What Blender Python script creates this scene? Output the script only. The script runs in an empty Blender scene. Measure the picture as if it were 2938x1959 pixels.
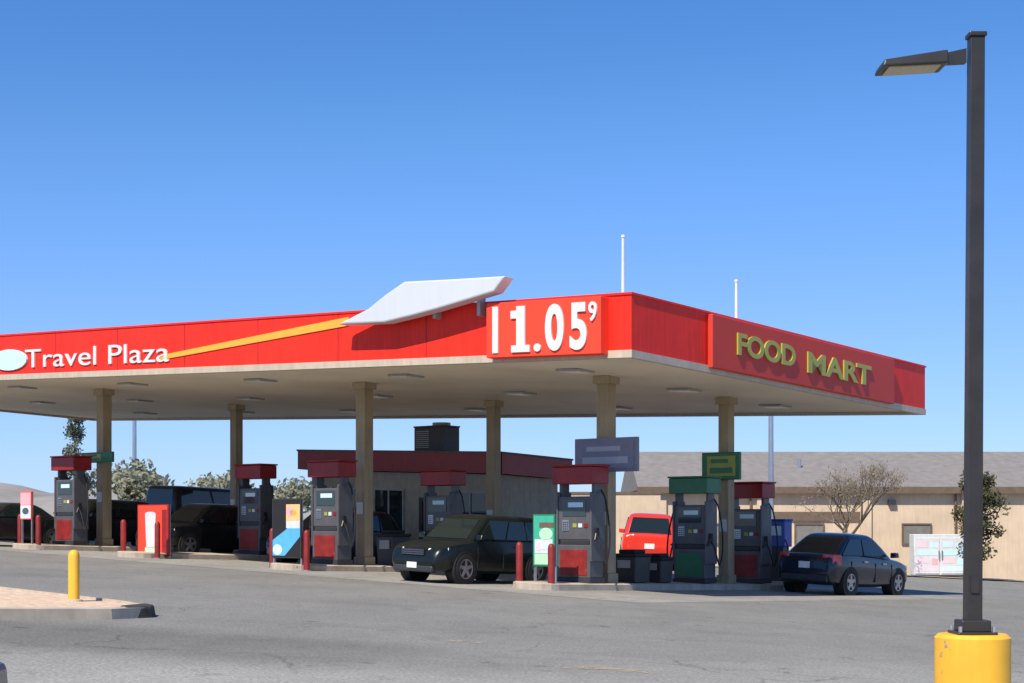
import bpy, bmesh, math, random
from mathutils import Vector, Matrix
sc = bpy.context.scene
COL = sc.collection
R = math.radians
random.seed(7)

# ------------------------------------------------------------------ camera, sky, sun, exposure
F = 4562.0; PW = 2938.0; PH = 1959.0
HORIZON = 1508.0; GRADE = 0.0481          # the forecourt falls 4.8 % from left to right
cam = bpy.data.cameras.new('camera'); cam_o = bpy.data.objects.new('camera', cam); COL.objects.link(cam_o)
cam_o.location = (0, 0, 1.5); cam_o.rotation_euler = (R(90), 0, 0)
cam.sensor_width = 36; cam.lens = 36*F/PW
cam.shift_y = (HORIZON-PH/2)/PW
cam.clip_start = 0.1; cam.clip_end = 20000
sc.camera = cam_o

SUN_EL = 49.0
SUN_DIR = Vector((-0.503, -0.864, 0)).normalized()       # horizontal direction towards the sun
w = bpy.data.worlds.new('World'); sc.world = w; w.use_nodes = True
nt = w.node_tree; bg = nt.nodes['Background']
sky = nt.nodes.new('ShaderNodeTexSky'); sky.sky_type = 'NISHITA'; sky.sun_disc = False
sky.sun_elevation = R(SUN_EL); sky.sun_rotation = math.atan2(SUN_DIR.x, SUN_DIR.y)
sky.altitude = 1200; sky.air_density = 1.0; sky.dust_density = 0.25; sky.ozone_density = 2.2
hs = nt.nodes.new('ShaderNodeHueSaturation'); hs.inputs['Saturation'].default_value = 1.3
gm = nt.nodes.new('ShaderNodeGamma'); gm.inputs['Gamma'].default_value = .72      # clear, deep desert blue
gn = nt.nodes.new('ShaderNodeMixRGB'); gn.blend_type = 'MULTIPLY'; gn.inputs[0].default_value = 1; gn.inputs[2].default_value = (.97/3.1, 1.13/4.8, 1.60/7.1, 1)
nt.links.new(sky.outputs[0], hs.inputs['Color']); nt.links.new(hs.outputs[0], gm.inputs['Color'])
cv = nt.nodes.new('ShaderNodeRGBCurve')
for k, pts in enumerate((((.22, .205), (.33, .37), (.55, .62)), ((.378, .385), (.496, .56), (.7, .76)), ((.70, .70), (.84, .90)))):
    for p in pts: cv.mapping.curves[k].points.new(*p)
cv.mapping.use_clip = False; cv.mapping.update()
g2 = nt.nodes.new('ShaderNodeMixRGB'); g2.blend_type = 'MULTIPLY'; g2.inputs[0].default_value = 1; g2.inputs[2].default_value = (3.1*.92, 4.8*.97, 7.3, 1)
nt.links.new(gm.outputs[0], gn.inputs[1]); nt.links.new(gn.outputs[0], cv.inputs['Color']); nt.links.new(cv.outputs[0], g2.inputs[1]); nt.links.new(g2.outputs[0], bg.inputs[0])
bg.inputs[1].default_value = 0.12
sun = bpy.data.lights.new('sun', 'SUN'); sun.energy = 4.6; sun.angle = R(0.5); sun.color = (1, .90, .76)
sun_o = bpy.data.objects.new('sun', sun); COL.objects.link(sun_o)
sd = Vector((SUN_DIR.x*math.cos(R(SUN_EL)), SUN_DIR.y*math.cos(R(SUN_EL)), math.sin(R(SUN_EL))))
sun_o.rotation_euler = sd.to_track_quat('Z', 'Y').to_euler()
sun_o.location = (-30, -20, 40)
sc.view_settings.view_transform = 'Standard'; sc.view_settings.look = 'None'
sc.view_settings.exposure = 0.35; sc.view_settings.gamma = 1

# ------------------------------------------------------------------ materials
MATS = {}
def mat(name, col, rough=.6, metal=0., var=.12, scale=4., bump=0., spec=.5, streak=0., coat=0., wear=None, wear_at=.62, buckle=0., leaf=0.):
    if name in MATS: return MATS[name]
    m = bpy.data.materials.new(name); m.use_nodes = True; n = m.node_tree; b = n.nodes['Principled BSDF']
    b.inputs['Roughness'].default_value = rough; b.inputs['Metallic'].default_value = metal
    b.inputs['Specular IOR Level'].default_value = spec; b.inputs['Coat Weight'].default_value = coat
    tc = n.nodes.new('ShaderNodeTexCoord')
    nz = n.nodes.new('ShaderNodeTexNoise'); nz.inputs['Scale'].default_value = scale; nz.inputs['Detail'].default_value = 6
    n.links.new(tc.outputs['Object'], nz.inputs['Vector'])
    rp = n.nodes.new('ShaderNodeValToRGB')
    e = rp.color_ramp.elements
    e[0].position = .3; e[1].position = .7
    e[0].color = tuple(max(0, c*(1-var)) for c in col)+(1,); e[1].color = tuple(min(1, c*(1+var)) for c in col)+(1,)
    n.links.new(nz.outputs['Fac'], rp.inputs['Fac'])
    out = rp.outputs['Color']
    if streak > 0:
        mp = n.nodes.new('ShaderNodeMapping'); mp.inputs['Scale'].default_value = (6, 6, .5)
        n2 = n.nodes.new('ShaderNodeTexNoise'); n2.inputs['Scale'].default_value = 1.5; n2.inputs['Detail'].default_value = 4
        n.links.new(tc.outputs['Object'], mp.inputs['Vector']); n.links.new(mp.outputs[0], n2.inputs['Vector'])
        r2 = n.nodes.new('ShaderNodeValToRGB'); r2.color_ramp.elements[0].position = .35; r2.color_ramp.elements[1].position = .65
        r2.color_ramp.elements[0].color = (1-streak, 1-streak, 1-streak, 1); r2.color_ramp.elements[1].color = (1, 1, 1, 1)
        mx = n.nodes.new('ShaderNodeMixRGB'); mx.blend_type = 'MULTIPLY'; mx.inputs[0].default_value = 1
        n.links.new(n2.outputs['Fac'], r2.inputs['Fac']); n.links.new(out, mx.inputs[1]); n.links.new(r2.outputs[0], mx.inputs[2])
        out = mx.outputs[0]
    if wear:                                            # chipped places showing what is underneath
        n4 = n.nodes.new('ShaderNodeTexNoise'); n4.inputs['Scale'].default_value = scale*2.2; n4.inputs['Detail'].default_value = 9; n4.inputs['Roughness'].default_value = .68
        r4 = n.nodes.new('ShaderNodeValToRGB'); r4.color_ramp.elements[0].position = wear_at; r4.color_ramp.elements[1].position = wear_at+.04
        m4 = n.nodes.new('ShaderNodeMixRGB'); m4.inputs[2].default_value = (*wear, 1)
        n.links.new(tc.outputs['Object'], n4.inputs['Vector']); n.links.new(n4.outputs['Fac'], r4.inputs['Fac']); n.links.new(r4.outputs[0], m4.inputs[0]); n.links.new(out, m4.inputs[1]); out = m4.outputs[0]
    n.links.new(out, b.inputs['Base Color'])
    if leaf > 0:
        tl = n.nodes.new('ShaderNodeBsdfTranslucent'); ms = n.nodes.new('ShaderNodeMixShader'); ms.inputs[0].default_value = leaf
        n.links.new(out, tl.inputs['Color']); n.links.new(b.outputs[0], ms.inputs[1]); n.links.new(tl.outputs[0], ms.inputs[2]); n.links.new(ms.outputs[0], n.nodes['Material Output'].inputs['Surface'])
    if buckle > 0:
        b5 = n.nodes.new('ShaderNodeBump'); b5.inputs['Strength'].default_value = buckle; b5.inputs['Distance'].default_value = .05
        n5 = n.nodes.new('ShaderNodeTexNoise'); n5.inputs['Scale'].default_value = .8; n5.inputs['Detail'].default_value = 2
        n.links.new(tc.outputs['Object'], n5.inputs['Vector']); n.links.new(n5.outputs['Fac'], b5.inputs['Height']); n.links.new(b5.outputs[0], b.inputs['Normal'])
    if bump > 0:
        bp = n.nodes.new('ShaderNodeBump'); bp.inputs['Strength'].default_value = bump
        n3 = n.nodes.new('ShaderNodeTexNoise'); n3.inputs['Scale'].default_value = scale*12; n3.inputs['Detail'].default_value = 4
        n.links.new(tc.outputs['Object'], n3.inputs['Vector'])
        n.links.new(n3.outputs['Fac'], bp.inputs['Height']); n.links.new(bp.outputs[0], b.inputs['Normal'])
    MATS[name] = m; return m

def pavement(name, col, joint=None, crack=True, oil=.35, patches=False):
    """worn paving in world metres: big stains, fine grain, cracks, optional slab joints"""
    m = bpy.data.materials.new(name); m.use_nodes = True; n = m.node_tree; b = n.nodes['Principled BSDF']
    b.inputs['Roughness'].default_value = .9; b.inputs['Specular IOR Level'].default_value = .25
    g = n.nodes.new('ShaderNodeNewGeometry')
    def noise(s, d=5, sx=1, sy=1):
        mp = n.nodes.new('ShaderNodeMapping'); mp.inputs['Scale'].default_value = (sx, sy, 0.01)
        t = n.nodes.new('ShaderNodeTexNoise'); t.inputs['Scale'].default_value = s; t.inputs['Detail'].default_value = d
        t.inputs['Roughness'].default_value = .62
        n.links.new(g.outputs['Position'], mp.inputs[0]); n.links.new(mp.outputs[0], t.inputs['Vector']); return t.outputs['Fac']
    def ramp(f, p0, c0, p1, c1):
        r = n.nodes.new('ShaderNodeValToRGB'); e = r.color_ramp.elements
        e[0].position = p0; e[1].position = p1; e[0].color = (c0,)*3+(1,); e[1].color = (c1,)*3+(1,)
        n.links.new(f, r.inputs[0]); return r.outputs[0]
    def mul(a, c):
        x = n.nodes.new('ShaderNodeMixRGB'); x.blend_type = 'MULTIPLY'; x.inputs[0].default_value = 1
        n.links.new(a, x.inputs[1]); n.links.new(c, x.inputs[2]); return x.outputs[0]
    rgb = n.nodes.new('ShaderNodeRGB'); rgb.outputs[0].default_value = (*col, 1)
    o = rgb.outputs[0]
    o = mul(o, ramp(noise(.09, 4, 1, .5), .3, .86, .7, 1.0))
    o = mul(o, ramp(noise(.55, 6, 1, .45), .32, 1-oil*.45, .62, 1.0))
    o = mul(o, ramp(noise(4., 4), .3, .90, .7, 1.05))
    o = mul(o, ramp(noise(24., 4), .34, .64, .66, 1.22))
    o = mul(o, ramp(noise(90., 2), .3, .70, .7, 1.2))
    o = mul(o, ramp(noise(1.3, 6, 1, .7), .61, 1.0, .74, 1-oil))
    vs_ = n.nodes.new('ShaderNodeTexVoronoi'); vs_.inputs['Scale'].default_value = .9                      # oil drips
    n.links.new(g.outputs['Position'], vs_.inputs['Vector']); o = mul(o, ramp(vs_.outputs['Distance'], .05, .62, .11, 1.0))
    o = mul(o, ramp(noise(.35, 6, .35, 1.6), .5, 1.0, .72, .86))      # long tyre-dirt streaks
    if crack:
        vo = n.nodes.new('ShaderNodeTexVoronoi'); vo.feature = 'DISTANCE_TO_EDGE'; vo.inputs['Scale'].default_value = .26
        n2 = n.nodes.new('ShaderNodeTexNoise'); n2.inputs['Scale'].default_value = .8; n2.inputs['Detail'].default_value = 5
        ad = n.nodes.new('ShaderNodeVectorMath'); ad.operation = 'MULTIPLY_ADD'; ad.inputs[1].default_value = (1.6, 1.6, 0)
        n.links.new(g.outputs['Position'], n2.inputs['Vector']); n.links.new(n2.outputs['Color'], ad.inputs[0]); n.links.new(g.outputs['Position'], ad.inputs[2])
        n.links.new(ad.outputs[0], vo.inputs['Vector'])
        ck = ramp(vo.outputs['Distance'], .0015, .62, .006, 1.0)
        mk = ramp(noise(.16, 3), .44, 0, .54, 1)                      # cracked only here and there
        mx = n.nodes.new('ShaderNodeMixRGB'); mx.inputs[1].default_value = (1, 1, 1, 1)
        n.links.new(mk, mx.inputs[0]); n.links.new(ck, mx.inputs[2]); o = mul(o, mx.outputs[0])
    if patches:
        sx = n.nodes.new('ShaderNodeSeparateXYZ'); n.links.new(g.outputs['Position'], sx.inputs[0])
        def math_(op, a, b=None, c=None):
            q = n.nodes.new('ShaderNodeMath'); q.operation = op
            for k, v in enumerate((a, b, c)):
                if v is None: continue
                if isinstance(v, (int, float)): q.inputs[k].default_value = v
                else: n.links.new(v, q.inputs[k])
            return q.outputs[0]
        wob = math_('MULTIPLY', math_('SUBTRACT', noise(.5, 5), .5), 1.6)
        dl = math_('ADD', math_('ADD', sx.outputs['Y'], math_('MULTIPLY', sx.outputs['X'], .22)), wob)   # resurfaced darker strip
        lane = math_('ABSOLUTE', math_('SUBTRACT', dl, 17.0))
        mr = n.nodes.new('ShaderNodeMapRange'); mr.interpolation_type = 'SMOOTHSTEP'
        for k, v in zip(('From Min', 'From Max', 'To Min', 'To Max'), (1.0, 2.6, 1, 0)): mr.inputs[k].default_value = v
        n.links.new(lane, mr.inputs['Value'])
        mf = n.nodes.new('ShaderNodeMapRange'); mf.interpolation_type = 'SMOOTHSTEP'
        for k, v in zip(('From Min', 'From Max', 'To Min', 'To Max'), (-4, 2.5, 1, .1)): mf.inputs[k].default_value = v
        n.links.new(sx.outputs['X'], mf.inputs['Value'])
        f = math_('SUBTRACT', 1, math_('MULTIPLY', math_('MULTIPLY', mr.outputs[0], mf.outputs[0]), .27))
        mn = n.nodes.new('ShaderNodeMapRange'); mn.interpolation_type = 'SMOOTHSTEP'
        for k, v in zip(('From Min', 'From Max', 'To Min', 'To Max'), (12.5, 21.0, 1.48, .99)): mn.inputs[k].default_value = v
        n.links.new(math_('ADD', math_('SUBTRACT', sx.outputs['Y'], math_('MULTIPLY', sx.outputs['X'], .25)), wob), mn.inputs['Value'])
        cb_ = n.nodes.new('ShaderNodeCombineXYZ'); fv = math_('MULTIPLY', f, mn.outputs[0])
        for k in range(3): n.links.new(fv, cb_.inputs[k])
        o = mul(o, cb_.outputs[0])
    if joint:
        mp = n.nodes.new('ShaderNodeMapping'); mp.vector_type = 'TEXTURE'; mp.inputs['Rotation'].default_value = (0, 0, R(-39.2))
        n.links.new(g.outputs['Position'], mp.inputs[0])
        br = n.nodes.new('ShaderNodeTexBrick'); br.offset = 0; br.inputs['Scale'].default_value = 1
        br.inputs['Brick Width'].default_value = joint; br.inputs['Row Height'].default_value = joint
        br.inputs['Mortar Size'].default_value = .02; br.inputs['Mortar Smooth'].default_value = .3
        br.inputs['Color1'].default_value = (1, 1, 1, 1); br.inputs['Color2'].default_value = (.92, .92, .92, 1); br.inputs['Mortar'].default_value = (.5, .5, .5, 1)
        n.links.new(mp.outputs[0], br.inputs['Vector']); o = mul(o, br.outputs['Color'])
    n.links.new(o, b.inputs['Base Color'])
    bp = n.nodes.new('ShaderNodeBump'); bp.inputs['Strength'].default_value = .25; bp.inputs['Distance'].default_value = .02
    n.links.new(noise(45., 4), bp.inputs['Height']); n.links.new(bp.outputs[0], b.inputs['Normal'])
    return m

M_red = mat('red_fascia_paint', (.92, .036, .020),   .42, spec=.15, var=.10, scale=.7, streak=.14, buckle=.5)
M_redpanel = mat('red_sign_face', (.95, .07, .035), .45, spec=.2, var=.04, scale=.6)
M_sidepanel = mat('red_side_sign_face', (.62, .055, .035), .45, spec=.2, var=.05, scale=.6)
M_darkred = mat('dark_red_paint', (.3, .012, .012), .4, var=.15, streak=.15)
M_cream = mat('cream_trim', (.55, .46, .35), .5, var=.08, streak=.12)
M_soffit = mat('soffit_metal', (.86, .74, .57), .6, var=.1, scale=.35)
M_lens = mat('light_lens', (.75, .75, .72), .3, var=.02)
M_frame = mat('light_frame', (.35, .34, .32), .4)
M_tan = mat('tan_column_paint', (.40, .31, .19), .55, var=.12, scale=2, streak=.2)
M_white = mat('white_paint', (.66, .69, .72), .4, var=.05, streak=.08)
M_wing = mat('wing_white', (.58, .62, .65), .4, var=.02, scale=.6, streak=.03, buckle=.2)
M_letter = mat('white_letter', (.74, .71, .71), .4, var=.04)
M_yellowletter = mat('yellow_letter', (.42, .40, .06), .4, var=.05)
M_orange = mat('orange_stripe', (.95, .40, .04), .4, var=.06)
M_cyan = mat('pale_cyan_panel', (.55, .85, .92), .4, var=.03)
M_kerbshade = mat('kerb_shade_concrete', (.045, .042, .038), .9, var=.4, scale=5, bump=.3, wear=(.2, .17, .14), wear_at=.66)  # shade at the median tip, put into the colour
M_concrete = mat('kerb_concrete', (.48, .41, .325), .9, var=.18, scale=3, bump=.3, streak=.1)
M_sand = mat('tan_gravel', (.63, .47, .325), .95, var=.25, scale=9, bump=.6)
M_yellow = mat('safety_yellow', (.88, .48, .036), .55, var=.1, scale=2.5, streak=.16, wear=(.34, .25, .14), wear_at=.615)
M_bronze = mat('dark_bronze_paint', (.035, .032, .03), .4, metal=.2, var=.2)
M_amber = mat('lamp_lens', (.42, .36, .22), .2, var=.1)
M_slate = mat('pump_grey', (.10, .10, .108), .4, var=.1, streak=.15)
M_char = mat('charcoal_plastic', (.035, .036, .04), .45, var=.15)
M_black = mat('black_rubber', (.012, .012, .013), .7, var=.2)
M_screen = mat('screen_glass', (.03, .05, .06), .08, spec=.6)
M_steel = mat('brushed_steel', (.55, .56, .57), .35, metal=.9, var=.08)
M_redpost = mat('red_post_paint', (.27, .02, .018), .5, var=.2, streak=.25, wear=(.16, .13, .11), wear_at=.64)
M_glass = mat('tinted_glass', (.012, .020, .019), .04, spec=.6, var=.02)
M_chrome = mat('chrome', (.7, .7, .72), .15, metal=1, var=.02)
M_headl = mat('headlamp_lens', (.8, .82, .84), .08, var=.03, coat=1)
M_tail = mat('tail_lamp_lens', (.55, .02, .025), .15, var=.05, coat=1)
M_plate = mat('number_plate', (.75, .76, .74), .4, var=.1, scale=12)
M_tyre = mat('tyre_rubber', (.018, .018, .018), .85, var=.2)
M_rim = mat('alloy_rim', (.45, .46, .48), .3, metal=.8, var=.06)
M_stucco = mat('tan_stucco', (.635, .505, .36), .9, var=.08, scale=1.2, bump=.15, streak=.1)
M_roof = mat('grey_shingle', (.215, .20, .185), .9, var=.14, scale=2.5, bump=.4)
M_brown = mat('brown_trim', (.14, .10, .07), .7, var=.15)
M_blind = mat('dusty_window', (.20, .19, .17), .2, var=.15)
M_kiosk = mat('kiosk_wall', (.40, .35, .27), .7, var=.1, streak=.12)
M_green = mat('green_sign_paint', (.03, .16, .075), .4, var=.1)
M_olive = mat('yellow_green_sign', (.33, .36, .05), .4, var=.12)
M_violet = mat('grey_violet_sign', (.20, .19, .25), .45, var=.08)
M_palegrey = mat('pale_grey_marking', (.36, .38, .44), .5, var=.06)
M_teal = mat('teal_poster', (.05, .42, .27), .45, var=.08)
M_mint = mat('mint_poster', (.45, .78, .50), .45, var=.08)
M_sky = mat('sky_blue_poster', (.10, .42, .85), .45, var=.1)
M_peach = mat('peach_poster', (.90, .52, .22), .45, var=.08)
M_pink = mat('pink_poster', (.85, .42, .45), .45, var=.08)
M_palep = mat('pale_pink', (.80, .62, .66), .45, var=.06)
M_paleb = mat('pale_blue', (.60, .78, .86), .45, var=.06)
M_bark = mat('bark', (.14, .105, .075), .9, var=.3, scale=6, bump=.5)
M_twig = mat('dry_twig', (.20, .165, .12), .9, var=.25)
M_leafo = mat('olive_leaf', (.085, .088, .035), .7, var=.35, scale=2, leaf=.3)
M_leafp = mat('pale_leaf', (.33, .335, .235), .7, var=.2, scale=.6, leaf=.4)
M_leafc = mat('cypress_leaf', (.13, .155, .11), .7, var=.3, scale=1, leaf=.3)
M_hill = mat('dry_hill', (.27, .255, .23), .95, var=.2, scale=.02)
M_bluebin = mat('blue_plastic', (.05, .10, .42), .4, var=.08)
M_navy = mat('navy_car_paint', (.010, .016, .05), .25, coat=.5, var=.03)
M_blackcar = mat('black_car_paint', (.008, .008, .009), .35, coat=.3, var=.03)
M_bluecar = mat('slate_blue_car_paint', (.010, .014, .030), .25, coat=.45, spec=.4, var=.03)
M_greycar = mat('graphite_car_paint', (.006, .010, .010), .3, coat=.2, spec=.35, var=.03)
M_redcar = mat('red_car_paint', (.70, .035, .014), .25, coat=.8, var=.03)
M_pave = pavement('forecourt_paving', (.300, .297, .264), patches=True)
M_pad = pavement('concrete_pad', (.43, .415, .37), joint=4.6, crack=False, oil=.5)
M_asph = pavement('asphalt_lane', (.215, .212, .205), oil=.2)
M_walk = pavement('pale_sidewalk', (.62, .54, .44), crack=False, oil=.15)
M_wornline = mat('worn_yellow_line', (.47, .38, .25), .9, var=.35, scale=6)

n_ = M_wornline.node_tree; tc_ = n_.nodes.new('ShaderNodeTexCoord'); nz_ = n_.nodes.new('ShaderNodeTexNoise'); rp_ = n_.nodes.new('ShaderNodeValToRGB')
nz_.inputs['Scale'].default_value = 7; nz_.inputs['Detail'].default_value = 6; rp_.color_ramp.elements[0].position = .45; rp_.color_ramp.elements[1].position = .62
rp_.color_ramp.elements[1].color = (.75, .75, .75, 1)
n_.links.new(tc_.outputs['Object'], nz_.inputs['Vector']); n_.links.new(nz_.outputs['Fac'], rp_.inputs['Fac']); n_.links.new(rp_.outputs[0], n_.nodes['Principled BSDF'].inputs['Alpha'])

# ------------------------------------------------------------------ mesh helper
def softx(X):
    a = abs(X); s = 1 if X >= 0 else -1
    return X if a < 25 else s*(25+7*math.tanh((a-25)/7))
def zg(X, Y):
    f = 1.0 if Y < 110 else max(.25, 1-(Y-110)/180)
    return -GRADE*softx(X)*f
def sh(p): return Vector((p[0], p[1], p[2]-GRADE*p[0]))     # height above the sloping forecourt -> world

class MB:
    def __init__(s): s.v = []; s.f = []; s.m = []; s.mats = []
    def mi(s, m):
        if m not in s.mats: s.mats.append(m)
        return s.mats.index(m)
    def add(s, vs, fs, m):
        o = len(s.v); s.v += [Vector(p) for p in vs]; k = s.mi(m)
        for f in fs: s.f.append(tuple(i+o for i in f)); s.m.append(k)
        return s
    def box(s, c, d, m, rz=0., tilt=0.):
        x, y, z = (q/2 for q in d); r = Matrix.Rotation(rz, 3, 'Z') @ Matrix.Rotation(tilt, 3, 'Y')
        vs = [Vector(c)+r @ Vector((i*x, j*y, k*z)) for k in (-1, 1) for j in (-1, 1) for i in (-1, 1)]
        return s.add(vs, [(0, 2, 3, 1), (4, 5, 7, 6), (0, 1, 5, 4), (2, 6, 7, 3), (0, 4, 6, 2), (1, 3, 7, 5)], m)
    def bbox(s, x0, x1, y0, y1, z0, z1, m): return s.box(((x0+x1)/2, (y0+y1)/2, (z0+z1)/2), (x1-x0, y1-y0, z1-z0), m)
    def hexa(s, b, t, m):       # b, t: four bottom and four top corners, counter-clockwise
        return s.add(list(b)+list(t), [(3, 2, 1, 0), (4, 5, 6, 7)]+[(i, (i+1) % 4, 4+(i+1) % 4, 4+i) for i in range(4)], m)
    def prism(s, poly, vec, m):   # polygon swept along vec
        n = len(poly); vec = Vector(vec); a = [Vector(p) for p in poly]
        return s.add(a+[p+vec for p in a], [tuple(range(n))[::-1], tuple(range(n, 2*n))]+[(i, (i+1) % n, n+(i+1) % n, n+i) for i in range(n)], m)
    def cone(s, p0, p1, r0, r1, m, seg=12, cap=True):
        p0 = Vector(p0); p1 = Vector(p1); d = (p1-p0).normalized()
        a = d.orthogonal().normalized(); b = d.cross(a); vs = []
        for p, r in ((p0, r0), (p1, r1)):
            for i in range(seg):
                t = 2*math.pi*i/seg; vs.append(p+(a*math.cos(t)+b*math.sin(t))*r)
        fs = [(i, (i+1) % seg, seg+(i+1) % seg, seg+i) for i in range(seg)]
        if cap: fs += [tuple(range(seg))[::-1], tuple(range(seg, 2*seg))]
        return s.add(vs, fs, m)
    def tube(s, pts, r, m, seg=8):
        pts = [Vector(p) for p in pts]
        for i in range(len(pts)-1): s.cone(pts[i], pts[i+1], r, r, m, seg)
        return s
    def lathe(s, prof, m, seg=24, o=(0, 0, 0), axis='Z'):
        o = Vector(o); vs = []; n = len(prof)
        for i in range(seg):
            t = 2*math.pi*i/seg
            for r, z in prof:
                p = Vector((r*math.cos(t), r*math.sin(t), z))
                if axis == 'Y': p = Vector((p.x, p.z, p.y))
                vs.append(o+p)
        fs = []
        for i in range(seg):
            for j in range(n-1):
                a = i*n+j; b = ((i+1) % seg)*n+j; fs.append((a, b, b+1, a+1))
        return s.add(vs, fs, m)
    def build(s, name, parent=None, bevel=0., smooth=False, warp=None):
        me = bpy.data.meshes.new(name)
        vs = [warp(p) for p in s.v] if warp else s.v
        me.from_pydata([tuple(p) for p in vs], [], s.f)
        for m in s.mats: me.materials.append(m)
        for p, k in zip(me.polygons, s.m): p.material_index = k
        bm = bmesh.new(); bm.from_mesh(me); bmesh.ops.recalc_face_normals(bm, faces=bm.faces); bm.to_mesh(me); bm.free()
        if smooth:
            me.polygons.foreach_set('use_smooth', [True]*len(me.polygons))
            me.set_sharp_from_angle(angle=R(38))
        me.update()
        o = bpy.data.objects.new(name, me); COL.objects.link(o)
        if parent: o.parent = parent
        if bevel > 0:
            b = o.modifiers.new('bevel', 'BEVEL'); b.width = bevel; b.segments = 2; b.limit_method = 'ANGLE'; b.angle_limit = R(40)
        return o

def tag(o, label, cat, group=None, kind=None):
    if label: o['label'] = label
    if cat: o['category'] = cat
    if group: o['group'] = group
    if kind: o['kind'] = kind
    return o
def thing(name, label, cat, loc=(0, 0, 0), rz=0., group=None, slope=False):
    o = bpy.data.objects.new(name, None); COL.objects.link(o); o.empty_display_size = .2
    if slope:
        n = Vector((GRADE, 0, 1)).normalized(); f = Vector((math.cos(rz), math.sin(rz), 0)); f = (f-n*f.dot(n)).normalized()
        l = n.cross(f); mm = Matrix((f, l, n)).transposed().to_4x4(); mm.translation = Vector(loc); o.matrix_world = mm
    else:
        o.location = loc; o.rotation_euler = (0, 0, rz)
    return tag(o, label, cat, group)
def copy_tree(o, parent=None):
    kids = list(o.children)
    c = o.copy(); COL.objects.link(c)
    if parent: c.parent = parent
    for k in kids: copy_tree(k, c)
    return c
def on(X, Y, dz=0): return (X, Y, zg(X, Y)+dz)

def text_mesh(body, size, m, depth=.03, bold=.0, shear=0., spacing=1.):
    cu = bpy.data.curves.new('lettering', 'FONT'); cu.body = body; cu.size = size; cu.extrude = depth/2; cu.offset = bold; cu.shear = shear
    cu.space_character = spacing
    o = bpy.data.objects.new('lettering', cu); COL.objects.link(o)
    dg = bpy.context.evaluated_depsgraph_get(); dg.update()
    me = bpy.data.meshes.new_from_object(o.evaluated_get(dg)); bpy.data.objects.remove(o); bpy.data.curves.remove(cu)
    me.materials.clear(); me.materials.append(m); return me
def place_text(name, body, m, parent, fn, x0, x1, z0, z1, depth=.04, bold=0., spacing=1., shear=0.):
    """fit the lettering into x0..x1 by z0..z1 of a plane; fn(a, z, out) -> world point"""
    me = text_mesh(body, 1, m, depth, bold, shear, spacing)
    xs = [v.co.x for v in me.vertices]; ys = [v.co.y for v in me.vertices]; zs = [v.co.z for v in me.vertices]
    ax, bx = min(xs), max(xs); ay, by = min(ys), max(ys); az = min(zs)
    for v in me.vertices:
        a = x0+(v.co.x-ax)/(bx-ax)*(x1-x0); z = z0+(v.co.y-ay)/(by-ay)*(z1-z0); v.co = fn(a, z, v.co.z-az)
    par = list(range(len(me.vertices)))
    def find(i):
        while par[i] != i: par[i] = par[par[i]]; i = par[i]
        return i
    for e in me.edges: par[find(e.vertices[0])] = find(e.vertices[1])
    isl = {}
    for p in me.polygons: isl.setdefault(find(p.vertices[0]), []).append(tuple(p.vertices))
    for fs in isl.values():                              # every letter is an object of its own
        ids = sorted({i for f in fs for i in f}); ix = {i: k for k, i in enumerate(ids)}
        lm = bpy.data.meshes.new(name); lm.from_pydata([me.vertices[i].co[:] for i in ids], [], [[ix[i] for i in f] for f in fs]); lm.materials.append(m)
        o = bpy.data.objects.new(name, lm); COL.objects.link(o); o.parent = parent
    bpy.data.meshes.remove(me)

# ------------------------------------------------------------------ ground
def sheet(name, quad_pts, m, lift, nx=1, ny=1):
    a, b, c, d = [Vector((p[0], p[1], 0)) for p in quad_pts]; mb = MB(); vs = []; fs = []
    for j in range(ny+1):
        for i in range(nx+1):
            s, t = i/nx, j/ny; p = (a*(1-s)+b*s)*(1-t)+(d*(1-s)+c*s)*t; vs.append((p.x, p.y, zg(p.x, p.y)+lift))
    for j in range(ny):
        for i in range(nx): k = j*(nx+1)+i; fs.append((k, k+1, k+nx+2, k+nx+1))
    mb.add(vs, fs, m); return tag(mb.build(name), None, None, kind='structure')
xs = [-3000, -1500, -600, -200, -100, -60, -45, -38, -34, -31, -29, -27, -25]+[i for i in range(-24, 25, 4)]+[25, 27, 29, 31, 34, 38, 45, 60, 100, 200, 600, 1500, 3000]
ys = [-80, -20, 0, 10, 20, 30, 40, 50, 60, 70, 80, 90, 100, 110, 130, 160, 200, 240, 300, 600, 1500, 4000]
g = MB(); g.add([(x, y, zg(x, y)) for y in ys for x in xs], [(j*len(xs)+i, j*len(xs)+i+1, (j+1)*len(xs)+i+1, (j+1)*len(xs)+i) for j in range(len(ys)-1) for i in range(len(xs)-1)], M_pave)
tag(g.build('ground'), None, None, kind='structure')

ANG = R(39.2)
U = Vector((-math.cos(ANG), math.sin(ANG), 0)); V = Vector((math.sin(ANG), math.cos(ANG), 0)); Z = Vector((0, 0, 1))
C0 = Vector((2.63, 35.0, 0))                     # near corner of the canopy
A3 = Vector((2.4, 40.5, 0)); A2 = Vector((-4.25, 45.8, 0)); A1 = Vector((-13.7, 53.4, 0)); AM = A2+U*6.8
DB = 5.8
pad = [C0-V*1.2-U*1.0, C0+U*33-V*1.2, C0+U*33+V*17, C0-U*1.0+V*17]
sheet('concrete_pad', [(p.x, p.y) for p in pad], M_pad, .004, 24, 8)
sheet('sidewalk', [(4, 74.6), (60, 74.6), (60, 79), (4, 79)], M_walk, .05, 16, 2)
for q in ([(.5, 17.0), (1.45, 16.85), (1.48, 17.3), (.55, 17.45)], [(-.85, 19.9), (-.3, 19.85), (-.29, 20.2), (-.84, 20.3)]):
    sheet('worn_line', q, M_wornline, .005, 4, 1)
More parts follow.
